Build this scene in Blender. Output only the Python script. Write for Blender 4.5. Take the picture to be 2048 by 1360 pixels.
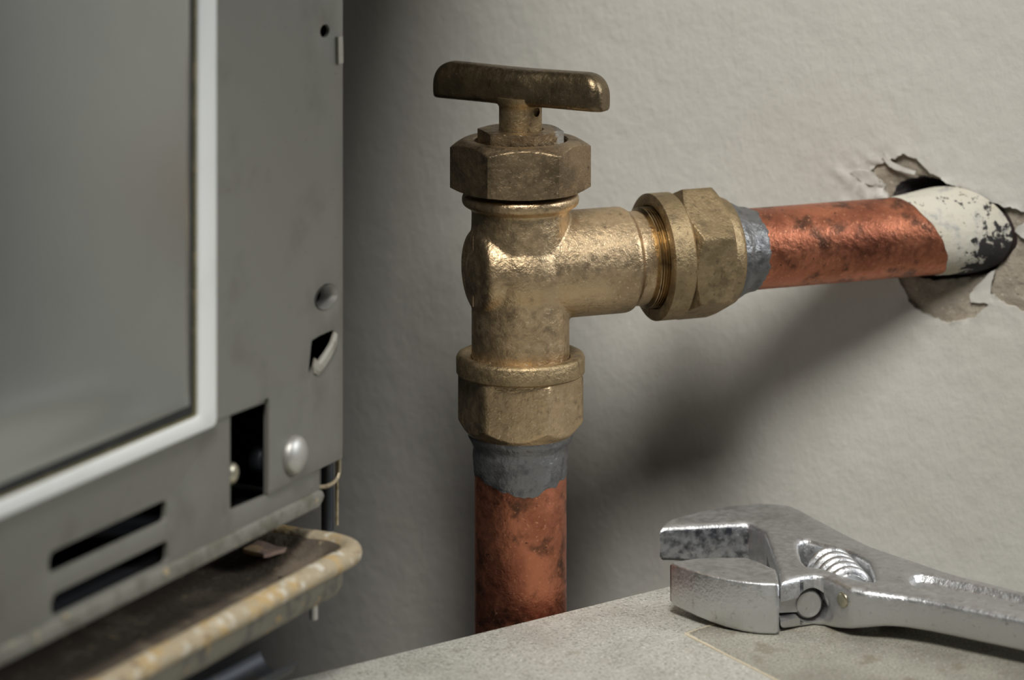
import bpy, bmesh, math, random
import numpy as np
from mathutils import Vector, Matrix, noise
from mathutils.geometry import delaunay_2d_cdt

for o in list(bpy.data.objects): bpy.data.objects.remove(o)
scene = bpy.context.scene
COL = scene.collection
random.seed(5)

# ---------------------------------------------------------------- units
S = 0.00015          # one drawing unit (about one pixel at the valve) in metres
F = 6640.0           # focal length in the same unit; valve stands F in front of the camera
HC = 2037.0          # camera height above the ledge top
YH = -845.0          # horizon row
# world axes: X right, Y away from the camera (0 at the valve), Z up (0 at the ledge top)

# ---------------------------------------------------------------- camera
cd = bpy.data.cameras.new('camera'); cam = bpy.data.objects.new('camera', cd); COL.objects.link(cam)
cam.location = (0, -F*S, HC*S); cam.rotation_euler = (math.pi/2, 0, 0)
cd.sensor_width = 36; cd.lens = 36*F/2048; cd.shift_y = -(680-YH)/2048
cd.clip_start = 0.05; cd.clip_end = 20
cd.dof.use_dof = True; cd.dof.focus_distance = (F-60)*S; cd.dof.aperture_fstop = 9.5
scene.camera = cam

# ---------------------------------------------------------------- light
w = bpy.data.worlds.new('world'); scene.world = w; w.use_nodes = True
bg = w.node_tree.nodes['Background']
bg.inputs[0].default_value = (0.62, 0.78, 1.0, 1); bg.inputs[1].default_value = 0.022

def area(name, az, el, dist, sx, sy, power, color, spread, origin=(0.0, 0.0, 620*S), aim=(0.0, 0.0, 620*S)):
    ld = bpy.data.lights.new(name, 'AREA'); ld.shape = 'RECTANGLE'; ld.size = sx; ld.size_y = sy
    ld.energy = power; ld.color = color; ld.spread = spread
    lo = bpy.data.objects.new(name, ld); COL.objects.link(lo)
    t = Vector(origin)
    v = Vector((math.sin(az)*math.cos(el), -math.cos(az)*math.cos(el), math.sin(el)))
    lo.location = t + v*dist
    lo.rotation_euler = (Vector(aim)-lo.location).to_track_quat('-Z', 'Y').to_euler()
    return lo
R = math.radians
area('key_lamp', R(1), R(51), 1.05, 0.20, 0.38, 0.97, (1.0, 0.975, 0.93), R(50), aim=(560*S, 150*S, 640*S))
area('right_fill', R(80), R(28), 1.3, 0.3, 0.6, 3.3, (0.94, 0.97, 1.0), R(120))  # added fill from the right to brighten the casing face

scene.view_settings.view_transform = 'Standard'; scene.view_settings.look = 'None'
scene.view_settings.gamma = 1; scene.view_settings.use_curve_mapping = False
scene.view_settings.exposure = 0.0

# ---------------------------------------------------------------- materials
def mat(name, base, rough=0.5, metal=0.0, layers=(), bumps=(), rvar=0.0, spec=0.5, mask=None, aniso=None):
    """layers: (feature size, detail, lo, hi, colour, (sx,sy,sz)); bumps: (feature size, height, detail, (sx,sy,sz));
    mask: (colour, rough, metal, noise size, noise amount) mixed in by the mesh attribute 'mask'"""
    m = bpy.data.materials.new(name); m.use_nodes = True
    nt = m.node_tree; N = nt.nodes; L = nt.links
    bs = N['Principled BSDF']; bs.inputs['Specular IOR Level'].default_value = spec
    tc = N.new('ShaderNodeTexCoord')
    def nz(size, detail, st=None, off=0.0, rough_=0.55):
        mp = N.new('ShaderNodeMapping'); k = 1/(size*S)
        st = st or (1, 1, 1)
        mp.inputs['Scale'].default_value = (k*st[0], k*st[1], k*st[2])
        mp.inputs['Location'].default_value = (off, off*1.7, off*0.6)
        L.new(tc.outputs['Object'], mp.inputs[0])
        n = N.new('ShaderNodeTexNoise'); n.inputs['Scale'].default_value = 1.0
        n.inputs['Detail'].default_value = detail; n.inputs['Roughness'].default_value = rough_
        L.new(mp.outputs[0], n.inputs['Vector'])
        return n.outputs[0]
    def ramp(src, lo, hi):
        r = N.new('ShaderNodeMapRange'); r.inputs[1].default_value = lo; r.inputs[2].default_value = hi
        r.interpolation_type = 'SMOOTHSTEP'
        L.new(src, r.inputs[0]); return r.outputs[0]
    def mixc(f, a, b):
        x = N.new('ShaderNodeMix'); x.data_type = 'RGBA'
        L.new(f, x.inputs[0])
        for sock, v in ((x.inputs[6], a), (x.inputs[7], b)):
            if isinstance(v, tuple): sock.default_value = (*v, 1) if len(v) == 3 else v
            else: L.new(v, sock)
        return x.outputs[2]
    def mixf(f, a, b):
        x = N.new('ShaderNodeMix'); x.data_type = 'FLOAT'
        L.new(f, x.inputs[0])
        for sock, v in ((x.inputs[2], a), (x.inputs[3], b)):
            if isinstance(v, (int, float)): sock.default_value = v
            else: L.new(v, sock)
        return x.outputs[0]
    col = base
    for i, ly in enumerate(layers):
        size, det, lo, hi, c = ly[:5]; st = ly[5] if len(ly) > 5 else None
        col = mixc(ramp(nz(size, det, st, 3.1*i+1.3), lo, hi), col, c)
    rg = rough
    if rvar: rg = mixf(ramp(nz(14, 4, None, 9.0), 0.3, 0.7), rough-rvar, rough+rvar)
    mt = metal
    if mask:
        at = N.new('ShaderNodeAttribute'); at.attribute_name = 'mask'
        mc, mr, mm, ms, ma = mask
        ad = N.new('ShaderNodeMath'); ad.operation = 'MULTIPLY_ADD'
        sb = N.new('ShaderNodeMath'); sb.operation = 'SUBTRACT'; sb.inputs[1].default_value = 0.5
        L.new(nz(ms, 6, None, 21.0, 0.65), sb.inputs[0])
        L.new(sb.outputs[0], ad.inputs[0]); ad.inputs[1].default_value = ma
        L.new(at.outputs['Fac'], ad.inputs[2])
        f = ramp(ad.outputs[0], 0.42, 0.58)
        col = mixc(f, col, mc); rg = mixf(f, rg, mr); mt = mixf(f, mt, mm)
    for sock, v in (('Base Color', col), ('Roughness', rg), ('Metallic', mt)):
        if isinstance(v, tuple): bs.inputs[sock].default_value = (*v, 1)
        elif isinstance(v, (int, float)): bs.inputs[sock].default_value = v
        else: L.new(v, bs.inputs[sock])
    prev = None
    for i, b in enumerate(bumps):
        size, h, det = b[:3]; st = b[3] if len(b) > 3 else None
        bp = N.new('ShaderNodeBump'); bp.inputs['Strength'].default_value = 1.0
        bp.inputs['Distance'].default_value = h*S
        L.new(nz(size, det, st, 5.7*i+40), bp.inputs['Height'])
        if prev: L.new(prev, bp.inputs['Normal'])
        prev = bp.outputs[0]
    if prev: L.new(prev, bs.inputs['Normal'])
    return m

M = {}
M['wall'] = mat('wall_paint', (0.60, 0.585, 0.535), 0.55, 0, [(500, 3, 0.45, 0.75, (0.565, 0.545, 0.485))],
                [(90, 4, 3), (36, 3.0, 5, (1, 1, 0.5)), (13, 1.5, 3, (1, 1, 0.6)), (5, 0.3, 2)], spec=0.3)
M['plaster'] = mat('bare_plaster', (0.36, 0.315, 0.25), 0.9, 0,
                   [(60, 5, 0.45, 0.7, (0.28, 0.24, 0.19)), (9, 4, 0.6, 0.72, (0.52, 0.48, 0.40)), (7, 3, 0.66, 0.74, (0.12, 0.10, 0.08))],
                   [(20, 6, 5), (5, 1.5, 2)])
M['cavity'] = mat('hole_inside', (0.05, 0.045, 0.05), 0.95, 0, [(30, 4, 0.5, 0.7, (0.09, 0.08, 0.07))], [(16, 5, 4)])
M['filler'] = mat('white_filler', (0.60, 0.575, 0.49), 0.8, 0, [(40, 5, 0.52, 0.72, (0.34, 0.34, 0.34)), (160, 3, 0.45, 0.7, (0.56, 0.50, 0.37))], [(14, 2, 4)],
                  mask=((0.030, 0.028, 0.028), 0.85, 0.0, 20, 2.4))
M['brass'] = mat('cast_brass', (0.60, 0.445, 0.27), 0.43, 0.96,
                 [(110, 5, 0.42, 0.68, (0.42, 0.31, 0.185)), (26, 6, 0.55, 0.78, (0.25, 0.185, 0.115)), (6, 3, 0.60, 0.72, (0.68, 0.56, 0.37))],
                 [(7.5, 1.5, 3), (3, 0.4, 2), (60, 3, 2)], rvar=0.08, mask=((0.52, 0.46, 0.36), 0.85, 0.0, 16, 0.8))
M['brass_dark'] = mat('oxidised_brass', (0.34, 0.25, 0.15), 0.44, 0.92,
                      [(70, 5, 0.45, 0.7, (0.20, 0.15, 0.092)), (22, 5, 0.60, 0.77, (0.12, 0.09, 0.06)), (7, 3, 0.62, 0.74, (0.50, 0.39, 0.24))],
                      [(7, 1.6, 3), (3, 0.4, 2), (45, 3, 2)], rvar=0.08, mask=((0.30, 0.285, 0.25), 0.9, 0.0, 16, 0.8))
M['brass_handle'] = mat('handled_brass', (0.20, 0.15, 0.088), 0.36, 0.92,
                      [(70, 5, 0.45, 0.7, (0.12, 0.092, 0.056)), (22, 5, 0.60, 0.77, (0.07, 0.054, 0.036)), (7, 3, 0.62, 0.74, (0.36, 0.28, 0.17))],
                      [(8, 1.0, 3), (3, 0.3, 2), (45, 2, 2)], rvar=0.07)
M['brass_nut'] = mat('turned_brass', (0.40, 0.30, 0.17), 0.50, 0.95,
                     [(80, 5, 0.42, 0.7, (0.30, 0.225, 0.125)), (30, 6, 0.50, 0.74, (0.24, 0.18, 0.105)), (9, 5, 0.54, 0.74, (0.20, 0.15, 0.09))],
                     [(7, 1.6, 4), (3, 0.4, 2)], rvar=0.07)
M['brass_bright'] = mat('bright_brass', (0.52, 0.40, 0.23), 0.30, 1.0, [(30, 4, 0.5, 0.7, (0.24, 0.18, 0.11))], [(10, 0.5, 2)])
M['copper'] = mat('aged_copper', (0.60, 0.225, 0.125), 0.40, 0.94,
                  [(120, 5, 0.40, 0.66, (0.36, 0.125, 0.072)), (46, 7, 0.50, 0.70, (0.15, 0.07, 0.045)), (7, 4, 0.60, 0.72, (0.70, 0.33, 0.19)), (10, 4, 0.66, 0.74, (0.06, 0.04, 0.035))],
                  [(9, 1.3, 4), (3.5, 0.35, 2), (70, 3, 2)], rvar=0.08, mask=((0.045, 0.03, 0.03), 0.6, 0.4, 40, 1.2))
M['solder'] = mat('solder', (0.20, 0.20, 0.20), 0.42, 0.75, [(30, 5, 0.5, 0.7, (0.12, 0.12, 0.125))], [(18, 3.5, 4), (5, 0.6, 3)], rvar=0.1)
M['steel'] = mat('wrench_steel', (0.55, 0.545, 0.535), 0.50, 0.9,
                 [(70, 5, 0.45, 0.7, (0.46, 0.455, 0.445)), (16, 4, 0.62, 0.74, (0.34, 0.315, 0.28))],
                 [(5, 0.55, 3), (40, 1.5, 2)], rvar=0.07)
M['steel_cast'] = mat('forged_steel', (0.62, 0.625, 0.63), 0.40, 0.95, [(14, 4, 0.60, 0.74, (0.42, 0.41, 0.40))], [(6, 1.1, 3), (30, 0.7, 2)], rvar=0.07)
M['steel_face'] = mat('jaw_face_steel', (0.40, 0.41, 0.43), 0.38, 0.9, [(20, 7, 0.40, 0.68, (0.09, 0.095, 0.11))], [(12, 2.5, 4)], rvar=0.1)
M['pin'] = mat('pin_brass', (0.50, 0.47, 0.36), 0.35, 0.9, [(14, 3, 0.5, 0.7, (0.34, 0.31, 0.23))], [(10, 0.5, 2)])
M['ledge'] = mat('ledge_board', (0.53, 0.52, 0.46), 0.62, 0,
                 [(160, 5, 0.45, 0.70, (0.44, 0.43, 0.375)), (60, 5, 0.55, 0.75, (0.41, 0.385, 0.32)), (5, 3, 0.50, 0.66, (0.27, 0.265, 0.225)), (6, 3, 0.58, 0.70, (0.74, 0.725, 0.65))],
                 [(6, 0.8, 4), (40, 1.5, 3)], spec=0.35)
M['sheet'] = mat('ledge_sheet', (0.345, 0.33, 0.275), 0.62, 0,
                 [(140, 5, 0.42, 0.66, (0.27, 0.255, 0.21)), (60, 5, 0.54, 0.70, (0.23, 0.20, 0.15)), (5, 3, 0.50, 0.66, (0.17, 0.165, 0.13)), (6, 3, 0.58, 0.70, (0.52, 0.505, 0.43))],
                 [(6, 0.8, 4), (40, 1.5, 3)], spec=0.35, mask=((0.62, 0.54, 0.40), 0.7, 0, 12, 0.7))
M['casing'] = mat('casing_enamel', (0.185, 0.182, 0.158), 0.42, 0, [(120, 4, 0.5, 0.75, (0.145, 0.141, 0.12)), (16, 3, 0.70, 0.76, (0.11, 0.106, 0.09))],
                  [(60, 1.0, 2)], mask=((0.42, 0.34, 0.25), 0.7, 0, 20, 0.8))
M['casing_dirty'] = mat('stained_enamel', (0.22, 0.215, 0.18), 0.55, 0, [(50, 5, 0.46, 0.62, (0.15, 0.14, 0.11)), (34, 4, 0.62, 0.70, (0.44, 0.34, 0.19))], [(20, 1.5, 4)])
M['inside'] = mat('casing_shade_black', (0.008, 0.009, 0.013), 0.9, 0, [(60, 3, 0.4, 0.7, (0.012, 0.012, 0.015))])  # near-black colour stands in for the shade inside the casing
M['white'] = mat('white_enamel', (0.84, 0.85, 0.82), 0.35, 0, [(200, 3, 0.5, 0.8, (0.76, 0.77, 0.73))])
M['pale'] = mat('bare_edge', (0.36, 0.34, 0.29), 0.55, 0.1, [(20, 4, 0.5, 0.7, (0.28, 0.25, 0.20))], [(12, 1, 3)])
M['gasket'] = mat('gasket_rubber', (0.018, 0.020, 0.020), 0.6, 0, [(40, 3, 0.5, 0.7, (0.03, 0.032, 0.03))])
M['bead'] = mat('yellowed_sealant', (0.14, 0.125, 0.055), 0.5, 0, [(40, 3, 0.5, 0.7, (0.24, 0.19, 0.09))])
M['panel'] = mat('satin_panel', (0.42, 0.44, 0.435), 0.28, 0.9, [(300, 3, 0.4, 0.8, (0.39, 0.41, 0.405))])
M['rivet'] = mat('rivet_aluminium', (0.58, 0.57, 0.54), 0.48, 0.8, [(30, 3, 0.5, 0.7, (0.54, 0.53, 0.50))])
M['metal_dark'] = mat('dark_metal', (0.06, 0.065, 0.075), 0.5, 0.6, [(40, 3, 0.5, 0.7, (0.10, 0.09, 0.08))])
M['rod'] = mat('plated_wire', (0.50, 0.43, 0.30), 0.4, 0.7, [(14, 3, 0.5, 0.7, (0.30, 0.24, 0.16))])
M['rust_rim'] = mat('rusted_rim', (0.42, 0.345, 0.23), 0.72, 0.0,
                    [(60, 5, 0.44, 0.60, (0.50, 0.35, 0.16)), (34, 5, 0.54, 0.66, (0.62, 0.58, 0.48)), (26, 5, 0.60, 0.70, (0.20, 0.12, 0.065))],
                    [(24, 5, 5), (7, 1.2, 3)])
M['rust_pan'] = mat('rusted_pan', (0.115, 0.092, 0.068), 0.7, 0.1,
                    [(90, 6, 0.48, 0.66, (0.20, 0.16, 0.115)), (26, 5, 0.60, 0.72, (0.34, 0.26, 0.16)), (12, 4, 0.64, 0.74, (0.03, 0.026, 0.024))],
                    [(18, 3, 5), (6, 1, 3)])
M['rust_side'] = mat('stained_side', (0.20, 0.185, 0.145), 0.65, 0.1, [(50, 5, 0.46, 0.62, (0.125, 0.115, 0.095)), (40, 5, 0.60, 0.70, (0.36, 0.26, 0.13))], [(20, 2, 4)])
M['flake'] = mat('rust_flake', (0.36, 0.25, 0.19), 0.8, 0, [(34, 5, 0.46, 0.62, (0.25, 0.18, 0.15)), (50, 3, 0.56, 0.66, (0.52, 0.36, 0.20))], [(12, 2, 4)])
M['floor'] = mat('concrete_floor', (0.20, 0.19, 0.175), 0.85, 0, [(400, 5, 0.4, 0.7, (0.14, 0.135, 0.125))], [(30, 3, 4)])

# ---------------------------------------------------------------- object helpers
def tag(o, label=None, cat=None, kind=None, group=None):
    if label: o['label'] = label
    if cat: o['category'] = cat
    if kind: o['kind'] = kind
    if group: o['group'] = group
    return o
BASE = {}
def thing(name, base, label, cat, group=None):
    o = bpy.data.objects.new(name, None); COL.objects.link(o)
    o.empty_display_size = 0.01
    o.location = Vector(base)*S; BASE[o.name] = Vector(base)
    return tag(o, label, cat, None, group)
def obj(name, vf, material, root=None, parent=None, base=None, sharp=35, mask=None, label=None):
    """vf: (verts in drawing units, faces). root: the thing whose base is the mesh origin; parent: a part, for sub-parts."""
    vs, fs = vf
    b = BASE[root.name] if root is not None else Vector(base or (0, 0, 0))
    me = bpy.data.meshes.new(name)
    A = (np.asarray(vs, dtype=float) - np.array(b))*S
    me.from_pydata(A.tolist(), [], [tuple(int(i) for i in f) for f in fs]); me.update()
    bm = bmesh.new(); bm.from_mesh(me)
    bmesh.ops.recalc_face_normals(bm, faces=bm.faces); bm.to_mesh(me); bm.free()
    for p in me.polygons: p.use_smooth = True
    me.set_sharp_from_angle(angle=R(sharp))
    if mask is not None:
        at = me.attributes.new('mask', 'FLOAT', 'POINT'); at.data.foreach_set('value', np.asarray(mask, dtype=np.float32))
    ms = material if isinstance(material, (list, tuple)) else [material]
    for m_ in ms: me.materials.append(M[m_])
    o = bpy.data.objects.new(name, me); COL.objects.link(o)
    if parent is not None: o.parent = parent
    elif root is not None: o.parent = root
    else:
        o.location = b*S; BASE[o.name] = b
    if label: o['label'] = label
    return o
def merge(*parts):
    vs, fs = [], []
    for v, f in parts:
        n = len(vs); vs += [tuple(p) for p in v]; fs += [tuple(i+n for i in q) for q in f]
    return vs, fs

def frame_of(axis, ref):
    a = Vector(axis).normalized(); e1 = (Vector(ref) - a*Vector(ref).dot(a)).normalized(); e2 = a.cross(e1)
    return a, e1, e2
def hexr(th, Rv, phase, soft):
    """radius of a regular hexagon with a vertex at angle phase, corners rounded by soft"""
    ap = Rv*math.cos(math.pi/6); best = None
    acc = 0.0
    for k in range(6):
        c = math.cos(th - phase - math.pi/6 - k*math.pi/3)
        if c > 0.05:
            acc += math.exp(-(ap/c - Rv*0.8)/soft)
    return Rv*0.8 - soft*math.log(acc)
def lathe(origin, axis, ref, prof, n=72, hexa=None, wob=None, tw=None, caps=True, closed=False):
    a, e1, e2 = frame_of(axis, ref); O = Vector(origin)
    vs, fs = [], []
    hr = None
    if hexa: hr = [hexr(2*math.pi*j/n, *hexa) for j in range(n)]
    for i, (t, r) in enumerate(prof):
        for j in range(n):
            th = 2*math.pi*j/n
            rr = min(r, hr[j]) if hr else r
            tt = t
            if wob: rr += wob(th, t)
            if tw: tt += tw(th, t, i)
            vs.append(O + a*tt + (e1*math.cos(th) + e2*math.sin(th))*rr)
    m_ = len(prof)
    rng = range(m_) if closed else range(m_-1)
    for i in rng:
        i2 = (i+1) % m_
        for j in range(n):
            k = (j+1) % n
            fs.append((i*n+j, i*n+k, i2*n+k, i2*n+j))
    if caps and not closed:
        fs.append(tuple(range(n))[::-1]); fs.append(tuple((m_-1)*n+j for j in range(n)))
    return vs, fs
def steps(a, b, n):
    return [(a[0]+(b[0]-a[0])*i/n, a[1]+(b[1]-a[1])*i/n) for i in range(n+1)]
def tube(path, r, n=10, caps=True, flat=1.0):
    P = [Vector(p) for p in path]; vs, fs = [], []
    up = Vector((0, 0, 1))
    for i, p in enumerate(P):
        d = (P[min(i+1, len(P)-1)] - P[max(i-1, 0)]).normalized()
        ref = up if abs(d.z) < 0.95 else Vector((0, -1, 0))
        x = d.cross(ref).normalized(); y = x.cross(d).normalized()
        rr = r[i] if isinstance(r, (list, tuple)) else r
        for j in range(n):
            th = 2*math.pi*j/n
            vs.append(p + x*math.cos(th)*rr + y*math.sin(th)*rr*flat)
    for i in range(len(P)-1):
        for j in range(n):
            k = (j+1) % n; fs.append((i*n+j, i*n+k, (i+1)*n+k, (i+1)*n+j))
    if caps:
        fs.append(tuple(range(n))[::-1]); fs.append(tuple((len(P)-1)*n+j for j in range(n)))
    return vs, fs

def resample(poly, step):
    out = []
    n = len(poly)
    for i in range(n):
        a = np.array(poly[i], float); b = np.array(poly[(i+1) % n], float)
        k = max(1, int(math.ceil(np.linalg.norm(b-a)/step)))
        for j in range(k): out.append(tuple(a+(b-a)*j/k))
    return out
def chaikin(poly, it=2):
    for _ in range(it):
        q = []
        for i in range(len(poly)):
            a = np.array(poly[i], float); b = np.array(poly[(i+1) % len(poly)], float)
            q += [tuple(a*0.75+b*0.25), tuple(a*0.25+b*0.75)]
        poly = q
    return poly
def segdist(P, loops):
    P = np.asarray(P, float); D = np.full(len(P), 1e9)
    for lp in loops:
        A = np.asarray(lp, float); B = np.roll(A, -1, 0); AB = B-A; L2 = (AB**2).sum(1)+1e-12
        for s in range(0, len(P), 2000):
            Q = P[s:s+2000, None, :]-A[None]
            t = np.clip((Q*AB[None]).sum(2)/L2[None], 0, 1)
            d = np.linalg.norm(Q-t[..., None]*AB[None], axis=2).min(1)
            D[s:s+2000] = np.minimum(D[s:s+2000], d)
    return D
def inside(P, lp):
    P = np.asarray(P, float); A = np.asarray(lp, float); B = np.roll(A, -1, 0)
    c = np.zeros(len(P), bool)
    for a, b in zip(A, B):
        m1 = (a[1] > P[:, 1]) != (b[1] > P[:, 1])
        if b[1] != a[1]:
            xs = (b[0]-a[0])*(P[:, 1]-a[1])/(b[1]-a[1])+a[0]
            c ^= m1 & (P[:, 0] < xs)
    return c
def plate(outer, holes, zt, zb, to3, step=20, rings=(), grid=None, extra=None, back=True):
    """solid of varying thickness over a 2-D outline with holes; zt, zb: functions of (points, edge distance) or numbers.
    Returns (verts, faces, 2-D points, number of front verts)"""
    outer = resample(outer, step); holes = [resample(h, step) for h in holes]
    loops = [outer]+holes
    pts, edges = [], []
    for lp in loops:
        n0 = len(pts); pts += list(lp); edges += [(n0+i, n0+(i+1) % len(lp)) for i in range(len(lp))]
    nb = len(pts)
    cand = []
    for rd in rings:
        for lp in loops:
            A = np.asarray(lp); T = np.roll(A, -1, 0)-np.roll(A, 1, 0); T /= np.linalg.norm(T, axis=1)[:, None]+1e-9
            Nn = np.stack([-T[:, 1], T[:, 0]], 1)
            for sg in (1, -1):
                q = A+Nn*rd*sg
                ok = (segdist(q, loops) > rd*0.93) & inside(q, outer)
                for h in holes: ok &= ~inside(q, h)
                cand += [tuple(v) for v in q[ok]]
    rmax = max(rings) if rings else 0
    if grid or extra is not None:
        G = []
        if grid:
            A = np.asarray(outer); x0, y0 = A.min(0); x1, y1 = A.max(0)
            gx = np.arange(x0+grid/2, x1, grid); gy = np.arange(y0+grid/2, y1, grid)
            G = [(x+(grid/2 if j % 2 else 0), y) for j, y in enumerate(gy) for x in gx]
        if extra is not None: G += [tuple(e) for e in extra]
        G = np.asarray(G); ok = inside(G, outer) & (segdist(G, loops) > max(rmax*1.15, 0.8))
        for h in holes: ok &= ~inside(G, h)
        cand += [tuple(v) for v in G[ok]]
    pts += cand
    vo, eo, fo, *_ = delaunay_2d_cdt([Vector(p) for p in pts], edges, [], 0, 1e-4)
    V = np.array([(v.x, v.y) for v in vo]); Fc = np.array([tuple(f) for f in fo if len(f) == 3])
    C = V[Fc].mean(1); ok = inside(C, outer)
    for h in holes: ok &= ~inside(C, h)
    Fc = Fc[ok]
    D = segdist(V, loops)
    ztv = zt(V, D) if callable(zt) else np.full(len(V), float(zt))
    vs = [to3(p[0], p[1], z) for p, z in zip(V, ztv)]
    fs = [tuple(f) for f in Fc]
    n = len(V)
    zbv = zb(V, D) if callable(zb) else np.full(len(V), float(zb))
    from collections import Counter
    cnt = Counter(); orient = {}
    for f in Fc:
        for i in range(3):
            a, b = int(f[i]), int(f[(i+1) % 3]); cnt[(min(a, b), max(a, b))] += 1; orient[(min(a, b), max(a, b))] = (a, b)
    vs += [to3(p[0], p[1], z) for p, z in zip(V, zbv)]
    if back: fs += [tuple(int(i)+n for i in f[::-1]) for f in Fc]
    for e, c in cnt.items():
        if c == 1:
            a, b = orient[e]; fs.append((b, a, a+n, b+n))
    return vs, fs, V, n
def rnd(h, r):
    """edge rounding: height h with a fillet of radius r"""
    return lambda V, D: h-(r-np.sqrt(np.maximum(r*r-(r-np.minimum(D, r))**2, 0)))
def rndb(h, r):
    return lambda V, D: h+(r-np.sqrt(np.maximum(r*r-(r-np.minimum(D, r))**2, 0)))
def sstep(a, b, x): t = np.clip((x-a)/(b-a), 0, 1); return t*t*(3-2*t)
def pl(*a, **k):
    v, f, _, _ = plate(*a, **k); return v, f
def evaluated(vf, mods):
    """run modifiers on a mesh in drawing units, return (verts, faces)"""
    me = bpy.data.meshes.new('tmp'); me.from_pydata([tuple(v) for v in vf[0]], [], [tuple(int(i) for i in f) for f in vf[1]]); me.update()
    bm = bmesh.new(); bm.from_mesh(me); bmesh.ops.recalc_face_normals(bm, faces=bm.faces); bm.to_mesh(me); bm.free()
    o = bpy.data.objects.new('tmp', me); COL.objects.link(o)
    tmp = [o]
    for kind, kw in mods:
        kw = dict(kw)
        if kind == 'BOOLEAN':
            cv = kw.pop('cutter'); cm = bpy.data.meshes.new('tmpc'); cm.from_pydata([tuple(v) for v in cv[0]], [], [tuple(int(i) for i in f) for f in cv[1]]); cm.update()
            bm = bmesh.new(); bm.from_mesh(cm); bmesh.ops.recalc_face_normals(bm, faces=bm.faces); bm.to_mesh(cm); bm.free()
            co = bpy.data.objects.new('tmpc', cm); COL.objects.link(co); tmp.append(co); kw['object'] = co
        md = o.modifiers.new('m', kind)
        for k_, v_ in kw.items(): setattr(md, k_, v_)
    dg = bpy.context.evaluated_depsgraph_get(); ev = o.evaluated_get(dg); m2 = ev.to_mesh()
    vs = [tuple(v.co) for v in m2.vertices]; fs = [tuple(p.vertices) for p in m2.polygons]
    ev.to_mesh_clear()
    for t in tmp:
        m_ = t.data; bpy.data.objects.remove(t); bpy.data.meshes.remove(m_)
    return vs, fs
def box(c, ex, ey, ez, hx, hy, hz):
    c = Vector(c); ex, ey, ez = Vector(ex), Vector(ey), Vector(ez)
    vs = [c+ex*hx*i+ey*hy*j+ez*hz*k for i in (-1, 1) for j in (-1, 1) for k in (-1, 1)]
    return vs, [(0, 1, 3, 2), (4, 6, 7, 5), (0, 4, 5, 1), (2, 3, 7, 6), (0, 2, 6, 4), (1, 5, 7, 3)]

def flat(x, y, z):                       # photograph point on the level plane z
    Y = (HC-z)*F/(y-YH); return ((x-1024)*Y/F, Y-F)

# ================================================================ the room
# pipe direction and wall plane
PA = Vector((0.9336, 0.3583, 0)).normalized(); PO = Vector((17, 0, 657))
WB = R(20); WD = Vector((math.cos(WB), -math.sin(WB), 0)); WN = Vector((math.sin(WB), math.cos(WB), 0))   # along / into the wall
WP = Vector((922, 347, 0))
def wall_uv(x, y):
    k = (x-1024)/F; c = WN.x*WP.x+WN.y*(WP.y+F)
    Y = c/(WN.x*k+WN.y); X = k*Y; p = Vector((X, Y-F, 0))-WP
    return (p.dot(WD), HC-(y-YH)*Y/F)
def wall3(u, v, o):                      # o: out of the wall, towards the room
    p = WP+WD*u-WN*o; return Vector((p.x, p.y, v))
ZF = -2600.0
hole_px = [(1786, 382), (1798, 366), (1820, 359), (1846, 355), (1868, 359), (1888, 366), (1905, 378), (1930, 396), (1952, 418), (1972, 438), (1990, 458), (2002, 478), (2011, 500), (2006, 520), (1990, 540), (1968, 552), (1935, 557), (1900, 561), (1862, 563), (1828, 556), (1806, 540), (1790, 510), (1778, 460), (1776, 415)]
hole = [wall_uv(*p) for p in hole_px]
bare_px = [(1742, 342), (1756, 330), (1768, 322), (1790, 319), (1806, 307), (1832, 318), (1850, 336), (1860, 349), (1880, 356), (1905, 369), (1930, 380), (1960, 392), (1985, 405), (2020, 414), (2060, 425), (2110, 438), (2165, 470), (2190, 540), (2165, 620), (2110, 640), (2048, 628), (2022, 612), (2000, 604), (1988, 588), (1981, 592), (1975, 612), (1950, 632), (1920, 640), (1900, 646), (1868, 638), (1840, 622), (1822, 606), (1810, 585), (1800, 560), (1784, 530), (1770, 470), (1768, 430), (1778, 398), (1770, 372), (1752, 356)]
def nz2(u, v, s, seed=0.0): return noise.noise(Vector((u/s+seed, v/s-seed, seed*1.3)))
def rough_poly(px, amp, seed, step=7):
    p = resample([wall_uv(*q) for q in px], step); n = len(p); out = []
    for i in range(n):
        a = np.array(p[i-1]); b = np.array(p[(i+1) % n]); t = b-a; t /= np.linalg.norm(t)
        k = amp*(nz2(p[i][0], p[i][1], 16, seed)+0.6*nz2(p[i][0], p[i][1], 6, seed+3))
        out.append((p[i][0]-t[1]*k, p[i][1]+t[0]*k))
    return out
bare = rough_poly(bare_px, 6, 1.0)
hole_r = rough_poly(hole_px, 3, 4.0)
UL, UR, VT = -5200, 1100, 3400
rect = [(UL, ZF), (UR, ZF), (UR, VT), (UL, VT)]
fine = [(u, v) for u in np.arange(-430, 420, 9) for v in np.arange(300, 960, 9)]
fine = [(u+random.uniform(-2, 2), v+random.uniform(-2, 2)) for u, v in fine]
cx_, cy_ = wall_uv(1735, 365)
def paint_top(V, D):
    out = []
    for (u, v), d in zip(V, D):
        e = segd_b(u, v)
        k = math.exp(-((u-cx_)/70)**2-((v-cy_)/48)**2)
        z = 9*k*(abs(nz2(u+0.5*v, v, 34, 2.2))*2.2-0.3+0.8*nz2(u, v, 15, 6.0))
        g = math.exp(-e/26)
        z += g*(4.5*nz2(u, v, 28, 8.0)+2.0*nz2(u, v, 10, 9.0)+1.5)
        g2 = math.exp(-e/110)
        z += g2*3.0*nz2(u, v, 42, 12.0)
        out.append(z)
    return np.array(out)
_B = np.asarray(bare)
def segd_b(u, v): return float(np.sqrt(((_B-np.array([u, v]))**2).sum(1).min()))
extra = fine
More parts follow.
